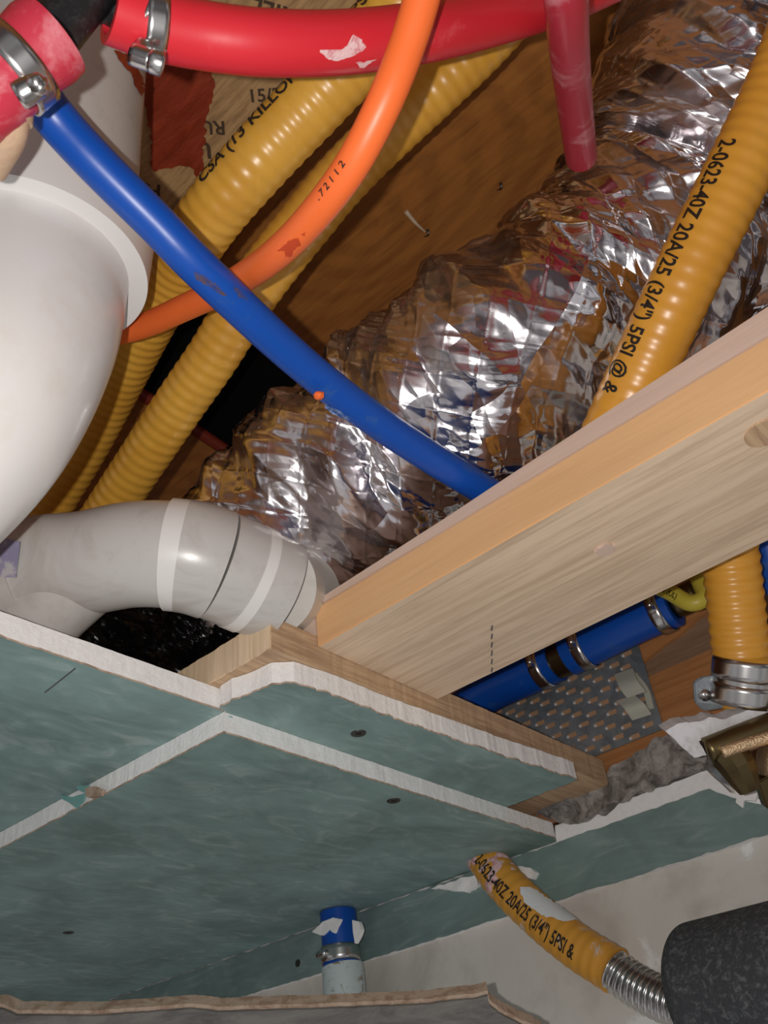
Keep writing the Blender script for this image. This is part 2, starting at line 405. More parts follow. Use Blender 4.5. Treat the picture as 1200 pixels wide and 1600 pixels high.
# ------------------------------------------------------------------ drywall
def drywall(name_label, poly, z0, z1, seed, amp=.0006, step=.003, paperamp=.0014, freq=45):
    c = sum(poly, Vector((0, 0))) / len(poly)
    t = thing('drywall_sheet', name_label, 'drywall', (c.x, c.y, z0))
    link('gypsum_core', prism_bm(jag(poly, step, amp, seed, freq), 2, z0 + .0014, z1), MT['gyps'], t)
    bm = prism_bm(jag(poly, step, paperamp, seed + 9, freq * 1.4), 2, z0, z0 + .0014)
    bm.normal_update()
    me = bpy.data.meshes.new('paper_face')
    for f in bm.faces: f.material_index = 0 if abs(f.normal.z) > .7 else 1
    o = link('paper_face', bm, [MT['green'], MT['tan']], t)
    return t
Z0, Z1, Z2 = .300, .317, .3355
LY = .507
left = drywall('green drywall sheet at left under the grey pipe, pencil line near its cut edge', [Vector((-.5, LY)), Vector((.4165, LY)), Vector((.4185, LY + .012)), Vector((.4185, 2.2)), Vector((-.5, 2.2))], Z1 + .0002, Z2, 1)
main = drywall('largest green drywall sheet, the lower layer with two dark screws', [Vector((.417, .507)), Vector((.60, .5085)), Vector((.878, .510)), Vector((.889, .516)), Vector((.889, 2.2)), Vector((.411, 2.2)), Vector((.411, .82)), Vector((.414, .65))], Z0, Z1, 2)
npoly = px2([(362, 1094), (392, 1085), (425, 1070), (460, 1068), (530, 1090), (600, 1118), (700, 1152), (800, 1186), (893, 1215), (902, 1219), (870, 1232), (814, 1253)], 2, Z1) + [Vector((.80, .56)), Vector((.4198, .56)), Vector((.4195, .5075)), Vector((.4105, .5045))]
notch = drywall('small green drywall strip with broken corner, screwed under the furring strip', npoly, Z1 + .0002, Z2, 4, .0009, .003, .0028, 60)

def screw(x, y, z, parent):
    c = at(x, y, 2, z)
    bm = tube_bm([c + Vector((0, 0, .003)), c, c - Vector((0, 0, .0006))], lambda s, l: .0068 if s < l * .8 else .0062, step=.0008, seg=24)
    bmesh.ops.create_cube(bm, size=1, matrix=Matrix.Translation(c - Vector((0, 0, .0006))) @ Matrix.Diagonal((.0052, .0011, .0008, 1)))
    bmesh.ops.create_cube(bm, size=1, matrix=Matrix.Translation(c - Vector((0, 0, .0006))) @ Matrix.Diagonal((.0011, .0052, .0008, 1)))
    return link('screw', bm, MT['screw'], parent)
screw(560, 1146, Z1, notch); screw(615, 1251, Z0, main); screw(107, 1457, Z0, main)
# pencil line on the left sheet
a, b = at(118, 1044, 2, Z1), at(70, 1082, 2, Z1); d = (b - a).normalized(); s_ = Vector((-d.y, d.x, 0)) * .0005
bm = bmesh.new(); vs = [bm.verts.new(p + Vector((0, 0, -.0003))) for p in (a + s_, b + s_, b - s_, a - s_)]; bm.faces.new(vs)
r_ = bmesh.ops.extrude_face_region(bm, geom=bm.faces[:]); bmesh.ops.translate(bm, vec=(0, 0, .0003), verts=[v for v in r_['geom'] if isinstance(v, bmesh.types.BMVert)])
link('pencil_line', bm, MT['pencil'], left)
# torn paper at the seam and at the corner
def flap(pts, z, drop, parent, m, name='torn_paper'):
    bm = bmesh.new(); c = sum((at(x, y, 2, z) for x, y in pts), Vector()) / len(pts)
    vs = []
    for i, (x, y) in enumerate(pts):
        p = at(x, y, 2, z); vs.append(bm.verts.new(p - Vector((0, 0, drop * (i % 2) + .0004))))
    bm.faces.new(vs); bmesh.ops.triangulate(bm, faces=bm.faces)
    r = bmesh.ops.extrude_face_region(bm, geom=bm.faces[:]); bmesh.ops.translate(bm, vec=(0, 0, .0006), verts=[v for v in r['geom'] if isinstance(v, bmesh.types.BMVert)])
    return link(name, bm, m, parent)
flap([(343, 1118), (362, 1116), (366, 1124), (350, 1128), (342, 1126)], Z1 - .001, .002, left, MT['tornblue'])

# greenboard strip on the wall
ws = thing('drywall_strip', 'narrow green drywall strip on the wall below the ceiling corner, white gypsum exposed on top', 'drywall', (.9, .6, .243))
sp2 = [Vector((2.2, .2995)), Vector((2.2, .25)), Vector((1.01, .246)), Vector((.74, .242)), Vector((.29, .243)), Vector((-.2, .243)), Vector((-.2, .262)), Vector((.29, .270)), Vector((.315, .285)), Vector((.333, .2995))]
bm = prism_bm(jag(sp2, .006, .0016, 6, 60), 0, .8905, .8915); link('paper_face', bm, MT['green_shaded'], ws)
sp3 = [Vector((2.2, .3005)), Vector((2.2, .2515)), Vector((1.01, .2475)), Vector((.74, .2435)), Vector((.29, .2445)), Vector((-.2, .2445)), Vector((-.2, .264)), Vector((.29, .275)), Vector((.315, .290)), Vector((.330, .3175)), Vector((.515, .3175)), Vector((.518, .3005))]
link('gypsum_core', prism_bm(jag(sp3, .006, .0014, 8, 60), 0, .8915, .905), MT['gyps'], ws)
bm = box_bm((.905, .332, .296), (.955, .513, .3175)); link('gypsum_return', bm, MT['gyps'], ws)
c = at(465, 1505, 0, .890)
link('screw', tube_bm([c, c + Vector((.002, 0, 0)), c + Vector((.004, 0, 0))], .0045, step=.002, seg=20), MT['screw'], ws)

# ------------------------------------------------------------------ timber
JY = .436
fs = thing('furring_strip', 'flat wooden furring strip with sawn end lying on the drywall, dusted with plaster', 'timber', (.6, .48, Z2))
prof = [(.403, JY), (.885, JY), (.885, .60), (.403, .60)]
link('strip', prism_bm(jag([Vector(p) for p in prof], .004, .0007, 3, 80), 2, Z2 + .0005, .364), MT['strap'], fs)
link('sawn_end', prism_bm(jag([Vector((JY + .0005, Z2 + .001)), Vector((.60, Z2 + .001)), Vector((.60, .363)), Vector((JY + .0005, .3635))], .003, .0009, 3, 150), 0, .4015, .4035), MT['endgrain'], fs)

bd = thing('pine_board', 'wide pine board with orange narrow edge crossing the opening at right', 'timber', (.52, .2, .352))
bb = bmesh.new(); x0, x1 = .4505, .5985
A = [bb.verts.new(p) for p in ((x0, JY - .0005, .3535), (x1, JY - .0005, .3515), (x1 + .0, -.35, .350), (x0, -.35, .3535))]
Bv = [bb.verts.new((v.co.x, v.co.y, .389)) for v in A]
bb.faces.new(A); bb.faces.new(Bv[::-1])
for i in range(4): bb.faces.new((A[i], A[(i + 1) % 4], Bv[(i + 1) % 4], Bv[i]))
bmesh.ops.bevel(bb, geom=bb.edges[:], offset=.0012, segments=2, affect='EDGES'); bb.normal_update()
for f in bb.faces: f.material_index = 1 if f.calc_center_median().x < x0 + .0016 else 0
link('board', bb, [MT['pine'], MT['pine_edge']], bd)
kn = at(1196, 678, 2, .3517)
link('knot', tube_bm([kn, kn + Vector((0, 0, .001)), kn + Vector((0, 0, .002))], .0125, step=.001, seg=30), MT['strap'], bd)
kp = px2([(928, 862), (946, 848), (962, 852), (958, 862), (936, 869)], 2, .3512)
link('filler_patch', prism_bm(jag(kp, .002, .001, 2, 200), 2, .3502, .3525), MT['pale'], bd)
for k in range(6):
    a = at(769, 978 + k * 13, 2, .3513); b = at(768, 985 + k * 13, 2, .3513)
    tube('pencil_mark', [a, a.lerp(b, .5), b], .0006, MT['pencil'], bd, seg=6, step=.002)
pb = [Vector((-.35, .3895)), Vector((JY, .3895)), Vector((JY, .3645)), Vector((.500, .3645)), Vector((.475, .3935)), Vector((.30, .3985)), (Vector((.235, .4015))), Vector((.041, .409)), Vector((-.35, .421))]
o = link('pale_board', prism_bm(pb, 0, .4500, .4880), MT['pale']); tag(o, 'pale narrow board on top of the wide pine board, ending on the furring strip', 'timber')

# timber over the wall
bm_ = link('wall_beam', box_bm((.900, -.1, .345), (.960, 1.6, .440), bev=.001), MT['beam']); tag(bm_, 'orange brown beam above the wall behind the toothed metal plate', 'timber')
wp = px2([(960, 1015), (1060, 925), (1130, 900), (1230, 900), (1215, 990), (1120, 1022), (1015, 1062)], 0, .905)
o = link('web_timber', prism_bm(wp, 0, .905, .95), MT['web']); tag(o, 'grey brown slanted timber with split edge above the orange beam', 'timber')
wp = px2([(1000, 1040), (1108, 956), (1100, 950), (1075, 960), (1000, 1010)], 0, .903)
link('splintered_edge', prism_bm(jag(wp, .004, .002, 1, 90), 0, .900, .905), MT['beam'], o)

# toothed plate
pl = thing('truss_plate', 'galvanized toothed truss plate pressed on the beam with rows of slots', 'metal plate', (.897, .48, .38))
bm = box_bm((.8955, .3625, .376), (.8975, .640, .500)); link('plate', bm, MT['galv'], pl)
teeth = 0
for i in range(14):
    for j in range(8):
        y = .372 + i * .0185 + (.006 if j % 2 else 0); z = .3835 + j * .0145 - (i % 2) * .0065
        if y > .60 or z > .492 or teeth > 96: continue
        b2 = box_bm((.8948, y, z), (.8956, y + .0115, z + .0050)); link('slot', b2, MT['slotwood'], pl)
        teeth += 1
bm = bmesh.new()
for i in range(14):
    for j in range(8):
        y = .372 + i * .0185 + (.006 if j % 2 else 0); z = .3835 + j * .0145 - (i % 2) * .0065
        if y > .60 or z > .492: continue
        bmesh.ops.create_uvsphere(bm, u_segments=6, v_segments=4, radius=.0019, matrix=Matrix.Translation((.8945, y + .0112, z + .002)))
tag(link('teeth', bm, MT['tooth'], pl), None, None, kind='stuff')
# clip on the plate
cl = thing('cable_clip', 'off white bent strap clip fixed to the toothed metal plate', 'clip', at(985, 1090, 0, .893))
def strip3(name, pts, w, t, m, parent):
    """bent flat strip through 3-D points, width vector w, thickness t"""
    P = spline(pts, 8); bm = bmesh.new(); w = Vector(w); rows = []
    for i, p in enumerate(P):
        tt = (P[min(i + 1, len(P) - 1)] - P[max(0, i - 1)]).normalized(); n = tt.cross(w).normalized() * t
        rows.append([bm.verts.new(q) for q in (p - w + n, p + w + n, p + w - n, p - w - n)])
    for A, B in zip(rows, rows[1:]):
        for k in range(4): bm.faces.new((A[k], A[(k + 1) % 4], B[(k + 1) % 4], B[k]))
    bm.faces.new(rows[0]); bm.faces.new(rows[-1]); return link(name, bm, m, parent)
X = .885
wv = (at(1000, 1045, 0, X) - at(966, 1057, 0, X)) * .42
strip3('upper_band', [at(975, 1050, 0, X), at(982, 1068, 0, X - .008), at(995, 1086, 0, X - .006)], wv, .0012, MT['clip'], cl)
strip3('lower_band', [at(978, 1092, 0, X - .006), at(992, 1104, 0, X - .01), at(1003, 1120, 0, X)], wv, .0012, MT['clip'], cl)
strip3('back_band', [at(985, 1048, 0, .892), at(1008, 1075, 0, .890), at(1018, 1108, 0, .892)], wv * .3, .0015, MT['clip'], cl)
nc = at(986, 1080, 0, X - .006)
link('nail', tube_bm([nc, nc + Vector((.004, 0, 0)), nc + Vector((.009, 0, 0))], .0042, step=.003, seg=16), MT['galv'], cl)

# ------------------------------------------------------------------ foil duct
def duct():
    ctl = [(1400, -330, .86, .100), (1190, -60, .84, .106), (1130, 150, .83, .125), (1060, 330, .83, .116), (960, 450, .81, .110), (790, 560, .79, .098), (605, 700, .81, .096), (435, 835, .84, .090), (340, 930, .88, .070)]
    P = [D(x, y, d) for x, y, d, r in ctl]; n = 900; seg = 460
    path = spline(P, 60); radl = []
    k = 60
    for i in range(len(path)):
        u = min(i / k, len(ctl) - 1.0001); j = int(u); f = u - j; f = f * f * (3 - 2 * f); radl.append(ctl[j][3] * (1 - f) + ctl[min(j + 1, len(ctl) - 1)][3] * f)
    s = [0.]
    for a, b in zip(path, path[1:]): s.append(s[-1] + (b - a).length)
    s = np.array(s); S = np.linspace(0, s[-1], n)
    PP = np.stack([np.interp(S, s, [p[i] for p in path]) for i in range(3)], 1); Rr = np.interp(S, s, radl)
    T = np.gradient(PP, axis=0); T /= np.linalg.norm(T, axis=1)[:, None]
    C = -PP; U = C - T * (C * T).sum(1)[:, None]; U /= np.linalg.norm(U, axis=1)[:, None]; V = np.cross(T, U)
    A = np.linspace(-pi, pi, seg, endpoint=False)
    SS, AA = np.meshgrid(S, A, indexing='ij'); r0 = .09
    x = SS; y = AA * r0; per = 2 * pi * r0
    tri = lambda t: 2 * np.abs((t % 1) - .5)               # crease-like fold 0..1
    wob = .004 * np.sin(x * 30 + 2 * np.sin(AA)) + .004 * np.sin(AA * 3 + x * 15)
    H = np.zeros_like(x)
    g = np.random.default_rng(5)
    # folds that run round the duct (wire coil) strongest, then diagonals
    for i in range(5):
        lam = g.uniform(.045, .10); kx = 1 / lam; m = g.integers(-2, 3)
        H += .0050 * tri(x * kx + m * AA / (2 * pi) + wob * kx * g.uniform(.6, 1.6) + g.uniform()) * (.5 + .5 * np.sin(AA + g.uniform(0, 6) + x * 9))
    for i in range(9):
        lam = g.uniform(.03, .075); m = g.integers(2, 11) * g.choice([-1, 1])
        mask = np.clip(np.sin(x * g.uniform(10, 30) + g.uniform(0, 6)) * np.sin(AA * g.integers(1, 4) + g.uniform(0, 6)) + .4, 0, 1)
        H += .0052 * tri(x / lam + m * AA / (2 * pi) + wob / lam * g.uniform(.6, 2)) * mask
    for i in range(8):
        lam = g.uniform(.008, .018); m = g.integers(5, 40) * g.choice([-1, 1])
        mask = np.clip(np.sin(x * g.uniform(20, 60) + g.uniform(0, 6) + 2 * np.sin(AA * 2)) * np.sin(AA * g.integers(2, 7) + g.uniform(0, 6)) + .1, 0, 1)
        H += .0007 * tri(x / lam + m * AA / (2 * pi) + wob / lam) * mask
    # scrim threads in a diamond net
    for sg in (-1, 1):
        t = (x / .034 + sg * 14 * AA / (2 * pi)) % 1
        H += .0006 * np.exp(-((t - .5) / .03) ** 2)
    H -= H.mean(axis=0).mean()
    # pinch where the red hose presses in
    i0 = np.argmin(np.abs(S - s[3 * k])); H -= .012 * np.exp(-((x - S[i0]) / .02) ** 2) * (1 + .6 * np.sin(AA * 5))
    R = Rr[:, None] + H
    X3 = PP[:, None, :] + U[:, None, :] * (np.cos(AA) * R)[..., None] + V[:, None, :] * (np.sin(AA) * R)[..., None]
    X3[..., 2] = np.minimum(X3[..., 2], ZS - .004)
    c = X3.reshape(-1, 3); ctr = c.mean(0); c = c - ctr
    i, j = np.meshgrid(np.arange(n - 1), np.arange(seg), indexing='ij'); j2 = (j + 1) % seg
    Fq = np.stack([i * seg + j, i * seg + j2, (i + 1) * seg + j2, (i + 1) * seg + j], -1).reshape(-1, 4)
    me = bpy.data.meshes.new('foil_duct'); me.vertices.add(len(c)); me.vertices.foreach_set('co', c.ravel())
    me.loops.add(Fq.size); me.loops.foreach_set('vertex_index', Fq.ravel()); me.polygons.add(len(Fq))
    me.polygons.foreach_set('loop_start', np.arange(0, Fq.size, 4)); me.polygons.foreach_set('loop_total', np.full(len(Fq), 4)); me.update(calc_edges=True)
    me.polygons.foreach_set('use_smooth', [True] * len(me.polygons))
    uv = me.uv_layers.new(name='UVMap'); q = np.stack([x.reshape(-1)[Fq.ravel()], y.reshape(-1)[Fq.ravel()]], 1).astype(np.float32)
    wrap = np.repeat(np.tile(np.arange(seg) == seg - 1, n - 1), 4) & (q[:, 1] < 0); q[wrap, 1] += per
    uv.data.foreach_set('uv', q.ravel())
    me.materials.append(MT['foil']); o = bpy.data.objects.new('foil_duct', me); COL.objects.link(o); o.location = ctr
    me.validate()
    return tag(o, 'large crumpled silver foil duct running diagonally through the opening', 'duct')
duct()

# black film below the grey pipe
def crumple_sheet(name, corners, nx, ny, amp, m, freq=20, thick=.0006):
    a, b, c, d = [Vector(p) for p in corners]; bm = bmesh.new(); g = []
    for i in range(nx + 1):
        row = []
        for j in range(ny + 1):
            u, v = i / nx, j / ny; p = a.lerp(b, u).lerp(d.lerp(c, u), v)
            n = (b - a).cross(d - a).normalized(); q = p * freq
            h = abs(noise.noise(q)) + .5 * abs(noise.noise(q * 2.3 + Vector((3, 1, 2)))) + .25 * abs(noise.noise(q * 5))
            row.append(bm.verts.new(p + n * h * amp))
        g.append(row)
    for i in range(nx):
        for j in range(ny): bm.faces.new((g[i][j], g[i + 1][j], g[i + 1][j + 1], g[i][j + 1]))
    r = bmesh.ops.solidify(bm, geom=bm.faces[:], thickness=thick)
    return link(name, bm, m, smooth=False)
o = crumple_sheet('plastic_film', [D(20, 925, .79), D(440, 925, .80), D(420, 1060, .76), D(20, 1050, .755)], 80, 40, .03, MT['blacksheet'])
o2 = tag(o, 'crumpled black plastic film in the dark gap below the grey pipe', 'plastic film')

# ------------------------------------------------------------------ gas pipes
JK = {}
def csst(name, pts, r, m, label, cat='gas pipe', pitch=.0100, amp=.017, group=None, seg=44):
    t = thing(name, label, cat, pts[len(pts) // 2], group)
    JK[t.name] = tube('jacket', pts, lambda s, l: r * (1 + amp * cos(2 * pi * s / pitch)), m, t, step=pitch / 7, seg=seg)
    return t
y1 = [D(*p) for p in ((800, -200, .60), (600, 40, .625), (500, 148, .635), (400, 254, .65), (320, 350, .68), (255, 455, .745), (180, 600, .83), (128, 700, .87), (60, 815, .90), (-20, 960, .92))]
t1 = csst('gas_pipe', y1, .0235, MT['yellow'], 'upper left yellow corrugated gas pipe, with black print along its top edge')
y2 = [D(*p) for p in ((900, -110, .69), (760, 60, .70), (564, 248, .715), (480, 345, .72), (395, 455, .73), (335, 553, .755), (273, 643, .785), (168, 800, .84), (90, 920, .87))]
t2 = csst('gas_pipe', y2, .0215, MT['yellow'], 'yellow corrugated gas pipe partly behind the printed one, passing under the orange tube')
print_on_tube('CSA (13 KILLOPASCAL) 5PSI 2-0623', y1[::-1], .0235, .53, 1.12, .017, JK[t1.name], xs=.8, flip=1)
y3 = [D(*p) for p in ((1290, -60, .645), (1228, 110, .645), (1150, 275, .645), (1068, 440, .65), (985, 620, .67), (930, 740, .70))]
t3 = csst('gas_pipe', y3, .0240, MT['amber'], 'amber corrugated gas pipe with large black print in front of the foil duct', amp=.012, pitch=.0105)
print_on_tube('2-0623-40Z 20A/25 (3/4") 5PSI @ &', y3, .0240, .152, -.70, .0180, JK[t3.name], xs=.70, flip=1)

y5 = [D(*p) for p in ((1128, 780, .80), (1140, 860, .80), (1150, 950, .80), (1160, 1040, .80), (1174, 1112, .80))]
t5 = csst('gas_pipe', y5, .0245, MT['amber'], 'vertical amber corrugated gas pipe held by the steel strap at right', pitch=.0105, amp=.03)

p4a = at(752, 1345, 0, .880) ; p4 = [at(745, 1318, 0, .880), at(782, 1372, 0, .864), at(840, 1430, 0, .862), at(900, 1478, 0, .860), at(960, 1516, 0, .858)]
t4 = csst('gas_pipe', p4, .0215, MT['amber_dirty'], 'short amber gas pipe with black print coming out of the ceiling corner, smeared with plaster', pitch=.012, amp=.015)
print_on_tube('2-0623-40Z 20A/25 (3/4") 5PSI &', p4, .0215, .040, -.30, .0190, JK[t4.name], xs=.60, flip=1)
p4b = [p4[-1], at(990, 1538, 0, .859), at(1040, 1564, 0, .856), at(1100, 1582, 0, .85), at(1150, 1590, 0, .84)]
tube('steel_corrugation', p4b, lambda s, l: .0175 + .0022 * cos(2 * pi * s / .0068), MT['steel'], t4, step=.0008, seg=44)
# compound smear where it leaves the ceiling
def blob(name, c, rad, m, parent, seed=0, amp=.35, sub=4, freq=60):
    bm = bmesh.new(); bmesh.ops.create_icosphere(bm, subdivisions=sub, radius=1)
    for v in bm.verts:
        n = v.co.normalized(); k = 1 + amp * noise.noise(n * 1.7 + Vector((seed, 0, 0))) + amp * .5 * noise.noise(n * 5 + Vector((seed, 3, 0)))
        v.co = Vector(c) + Vector((n.x * rad[0], n.y * rad[1], n.z * rad[2])) * k
    return link(name, bm, m, parent, smooth=True)
link('plaster_smear', tube_bm(p4[:2] + [p4[2].lerp(p4[1], .75)], lambda s, l: .0226 * (1 - .08 * s / l), step=.002, seg=40, fn=lambda s, a: .0022 * noise.noise(Vector((s * 120, cos(a) * 2, sin(a) * 2)))), MT['chalk'], t4, smooth=True)
# insulated foam cylinder
f0, f1 = at(1088, 1562, 0, .815), at(1420, 1495, 0, .80)
tube('foam_sleeve', [f0, f0.lerp(f1, .5), f1], lambda s, l: .058 * (1 - max(0, 1 - s / .014) ** 2 * .16), MT['foam'], None, step=.002, seg=64)
tag(SC.objects['foam_sleeve'], 'thick charcoal foam sleeve in the lower right corner', 'foam sleeve')

# ------------------------------------------------------------------ big white elbow
we = [D(*p) for p in ((150, -330, .80), (110, -60, .70), (85, 150, .645), (62, 330, .60))]
el = [D(*p) for p in ((62, 330, .60), (40, 420, .575), (12, 520, .545), (-60, 640, .51), (-165, 745, .49), (-300, 860, .48))]
we_t = thing('drain_elbow', 'big white plastic drain elbow at the left with flat hub rim', 'drain pipe', el[2])
tube('elbow_body', el, lambda s, l: .0635, MT['pvc'], we_t, seg=96)
tube('hub_rim', [el[0].lerp(el[1], .0), el[0].lerp(el[1], .5), el[0].lerp(el[1], 1.0)], lambda s, l: .0755, MT['pvcrim'], we_t, seg=96, step=.003)
wp_ = tube('drain_pipe', we, .0615, MT['pvcgrey'], None, seg=80); tag(wp_, 'wide grey white drain pipe rising from the elbow beside the red sealant, smeared red', 'drain pipe')
pr = D(205, 90, .55)
# ------------------------------------------------------------------ grey elbow
g0 = [D(-90, 935, .70), D(-20, 915, .70), D(50, 888, .70)]
gr = thing('grey_elbow', 'light grey plastic drain elbow lying on the left drywall sheet', 'drain pipe', D(150, 880, .69))
RG = .0400
GP = spline([D(-60, 932, .705), D(40, 890, .70), D(130, 880, .695), D(210, 866, .69), D(286, 868, .69), D(338, 882, .696), D(392, 905, .708), D(436, 925, .718)], 40)
def gseg(name, a, b, r, m, parent):
    """piece of the grey run between two stations along its axis (0..7)"""
    return tube(name, GP[int(a * 40):int(b * 40) + 1], r, m, parent, seg=72, step=.003, smooth_path=False)
gseg('left_hub', 0, 1.1, .0420, MT['pvcgrey'], gr)
gseg('elbow_body', .9, 3.9, lambda s, l: RG + .0012 * (s / l) ** 3, MT['pvcgrey'], gr)
tube('branch', [D(130, 890, .695), D(70, 945, .70), D(10, 1010, .715)], .036, MT['pvcgrey'], gr, seg=60)
gseg('hub_rim', 3.72, 4.05, .0430, MT['pvcrim'], gr)
gseg('hub', 4.0, 5.0, .0432, MT['pvcgrey'], gr)
t = link('primer_mark', prism_bm([Vector((-.011, -.013)), Vector((.009, -.014)), Vector((.012, .012)), Vector((-.002, .015)), Vector((-.012, .01))], 2, 0, .001), MT['purple'], None)
c = D(4, 868, .655); t.matrix_world = Matrix.Translation(c) @ M.to_3x3().to_4x4(); t.parent = gr; t.matrix_parent_inverse = Matrix.Translation(-Vector(gr.location))
nub = D(97, 853, .655); 
gc = thing('grey_coupling', 'grey plastic coupling between the grey elbow and the pale pipe under the board', 'drain pipe', D(380, 900, .7))
gseg('coupling_body', 5.025, 6.1, .0425, MT['pvcgrey'], gc)
gseg('rim', 5.75, 6.1, .0431, MT['pvcrim'], gc)
gseg('sleeve', 6.08, 7.0, .0420, MT['pvcgrey'], gc)
o = tube('pale_pipe', [D(422, 918, .712), D(448, 921, .750), D(492, 912, .810), D(545, 885, .88)], .0380, MT['pvcpale'], None, seg=60); tag(o, 'pale pipe leaving the grey coupling and passing behind the pine board', 'drain pipe')

# ------------------------------------------------------------------ coloured tubes
OR = [D(*p) for p in ((690, -160, .44), (668, -40, .445), (640, 60, .45), (596, 170, .455), (535, 280, .475), (450, 380, .52), (370, 440, .575), (290, 480, .63), (215, 512, .675), (140, 528, .70))]
orr = tube('orange_tube', OR, .0092, MT['orange'], None, seg=40); tag(orr, 'bright orange plastic tube curving in front of the yellow pipes', 'tube')
print_on_tube('. 7 2 1 1 2', OR[::-1], .0092, .30, .5, .005, orr, xs=1.2, flip=1)
BL = [D(*p) for p in ((40, 120, .47), (84, 182, .485), (150, 255, .495), (240, 345, .51), (325, 432, .53), (480, 575, .59), (620, 680, .64), (760, 768, .69), (880, 840, .74))]
bl = tube('blue_tube', BL, .0117, MT['blue'], None, seg=48); tag(bl, 'long blue tube crossing diagonally in front of everything', 'tube')
c = D(498, 618, .583); o = blob('orange_fleck', c, (.0035, .0035, .0022), MT['orange'], bl, 4, .4, 2)
R1 = [D(*p) for p in ((172, 14, .42), (235, 38, .43), (310, 55, .44), (410, 67, .45), (530, 67, .47), (650, 53, .495), (760, 30, .53), (900, -12, .575), (1050, -80, .62))]
r1 = thing('red_hose', 'thick glossy red hose curving across the top', 'hose', R1[3])
tube('hose', R1, .0155, MT['red'], r1, seg=56, wall=.72)
def smear(pts, parent, depth, rad, m, name):
    for (x, y, w, h) in pts:
        c = D(x, y, depth); blob(name, c, (wpx(w, depth), wpx(w, depth) * .8, wpx(h, depth)), m, parent, x * .1, .8, 4)
def surf_patch(name, body_pts, pts, rad, parent, m, lift=.0006, nseed=1):
    """thin ragged patch hugging a tube at the given photo pixels"""
    path = resample(spline(body_pts), .001); PA = np.array([tuple(p) for p, _ in path])
    bm = bmesh.new(); vs = []
    def onto(x, y):
        r = np.array(ray(x, y).normalized()); dd = PA - np.outer(PA @ r, r); i = int(np.argmin((dd ** 2).sum(1)))
        t0 = float(PA[i] @ r); near = PA[max(0, i - 120):i + 120]
        ts = np.arange(t0 - rad * 3.5, t0 + .0001, .0003)
        D2 = ((ts[:, None, None] * r - near[None]) ** 2).sum(2).min(1); hit = np.nonzero(D2 <= (rad + lift) ** 2)[0]
        return Vector(r * (ts[hit[0]] if len(hit) else t0))
    cen = Vector((sum(p[0] for p in pts) / len(pts), sum(p[1] for p in pts) / len(pts)))
    J = jag([Vector(p) for p in pts], 3, 3.0, nseed, .12)
    rings = []
    for k in (1, .66, .33):
        rings.append([bm.verts.new(onto(*(cen + (p - cen) * k))) for p in J])
    cv = bm.verts.new(onto(*cen)); n = len(J)
    for A, B in zip(rings, rings[1:]):
        for i in range(n): bm.faces.new((A[i], A[(i + 1) % n], B[(i + 1) % n], B[i]))
    for i in range(n): bm.faces.new((rings[-1][i], rings[-1][(i + 1) % n], cv))
    return link(name, bm, m, parent)
surf_patch('red_smear', we, [(178, 78), (200, 84), (222, 118), (228, 138), (222, 152), (214, 138), (206, 116), (188, 96)], .0615, wp_, MT['sealant'])
surf_patch('plaster_smear', R1, [(500, 78), (522, 86), (545, 70), (552, 54), (566, 62), (572, 74), (556, 86), (530, 95), (512, 92)], .0155, r1, MT['chalk'])
surf_patch('plaster_smear', R1, [(556, 98), (572, 96), (590, 92), (574, 102), (562, 106)], .0155, r1, MT['chalk'], nseed=3)
surf_patch('white_smear', p4, [(812, 1386), (830, 1386), (872, 1414), (904, 1437), (880, 1440), (844, 1428), (818, 1408)], .0222, t4, MT['whitepatch'], lift=.001)
R2p = [D(*p) for p in ((880, -120, .46), (884, -10, .50), (890, 80, .56), (898, 160, .635), (908, 245, .72))]
r2 = tube('red_tube', R2p, lambda s, l: .0124, MT['redold'], None, seg=44); tag(r2, 'scuffed dark red tube coming straight down beside the foil duct', 'tube')

# ------------------------------------------------------------------ manifold, top left (near the lens)
mf = thing('manifold_fitting', 'black plastic fitting between the two red hose ends, top left', 'pipe fitting', D(120, 20, .41))
tube('body', [D(250, -150, .42), D(158, -45, .415), D(112, 10, .41), D(80, 50, .405)], .0130, MT['black'], mf, seg=40)
tube('barb', [D(118, -26, .43), D(170, 8, .43), D(225, 34, .432)], .0095, MT['black'], mf, seg=36)
rh = thing('red_hose_end', 'red hose end pushed on the black fitting at the top left corner', 'hose', D(50, 70, .39))
e0, e1 = D(84, 55, .40), D(-60, 175, .39)
tube('hose', [e0, e0.lerp(e1, .5), e1], lambda s, l: .0185 + .0012 * noise.noise(Vector((s * 90, 0, 0))), MT['redold'], rh, seg=56, wall=.82)
ax = e1 - e0
hc1 = thing('hose_clamp', 'blurred steel clamp on the red hose end at the top left corner', 'hose clamp', e0.lerp(e1, .5), 'hose clamps on red hoses')
band('band', e0.lerp(e1, .42), ax, .0187, .012, .0015, MT['steel'], hc1)
s0 = D(28, 150, .372); s1 = D(68, 128, .372)
tube('screw_housing', [s0, s0.lerp(s1, .5), s1], lambda s, l: .0056 * (1 - .25 * (s / l) ** 3), MT['steel'], hc1, seg=24, step=.002)
blob('screw_head', D(60, 132, .368), (.0042, .0042, .0042), MT['steel'], hc1, 2, .25, 3)
hc2 = thing('hose_clamp', 'steel clamp with screw hanging below the thick red hose', 'hose clamp', D(235, 40, .43), 'hose clamps on red hoses')
axr = R1[2] - R1[1]
band('band', D(238, 38, .4305), axr, .0158, .010, .0012, MT['steel'], hc2)
tube('lip', [D(226, 32, .4295), D(228, 33, .4297), D(230, 35, .430)], .0172, MT['steel'], hc2, seg=48, step=.0006, wall=.93)
for a_, b_ in ((52, 12), (58, 38), (50, 64)): pass
tube('screw_housing', [D(207, 84, .418), D(222, 90, .418), D(240, 96, .418)], .0052, MT['steel'], hc2, seg=24, step=.002)
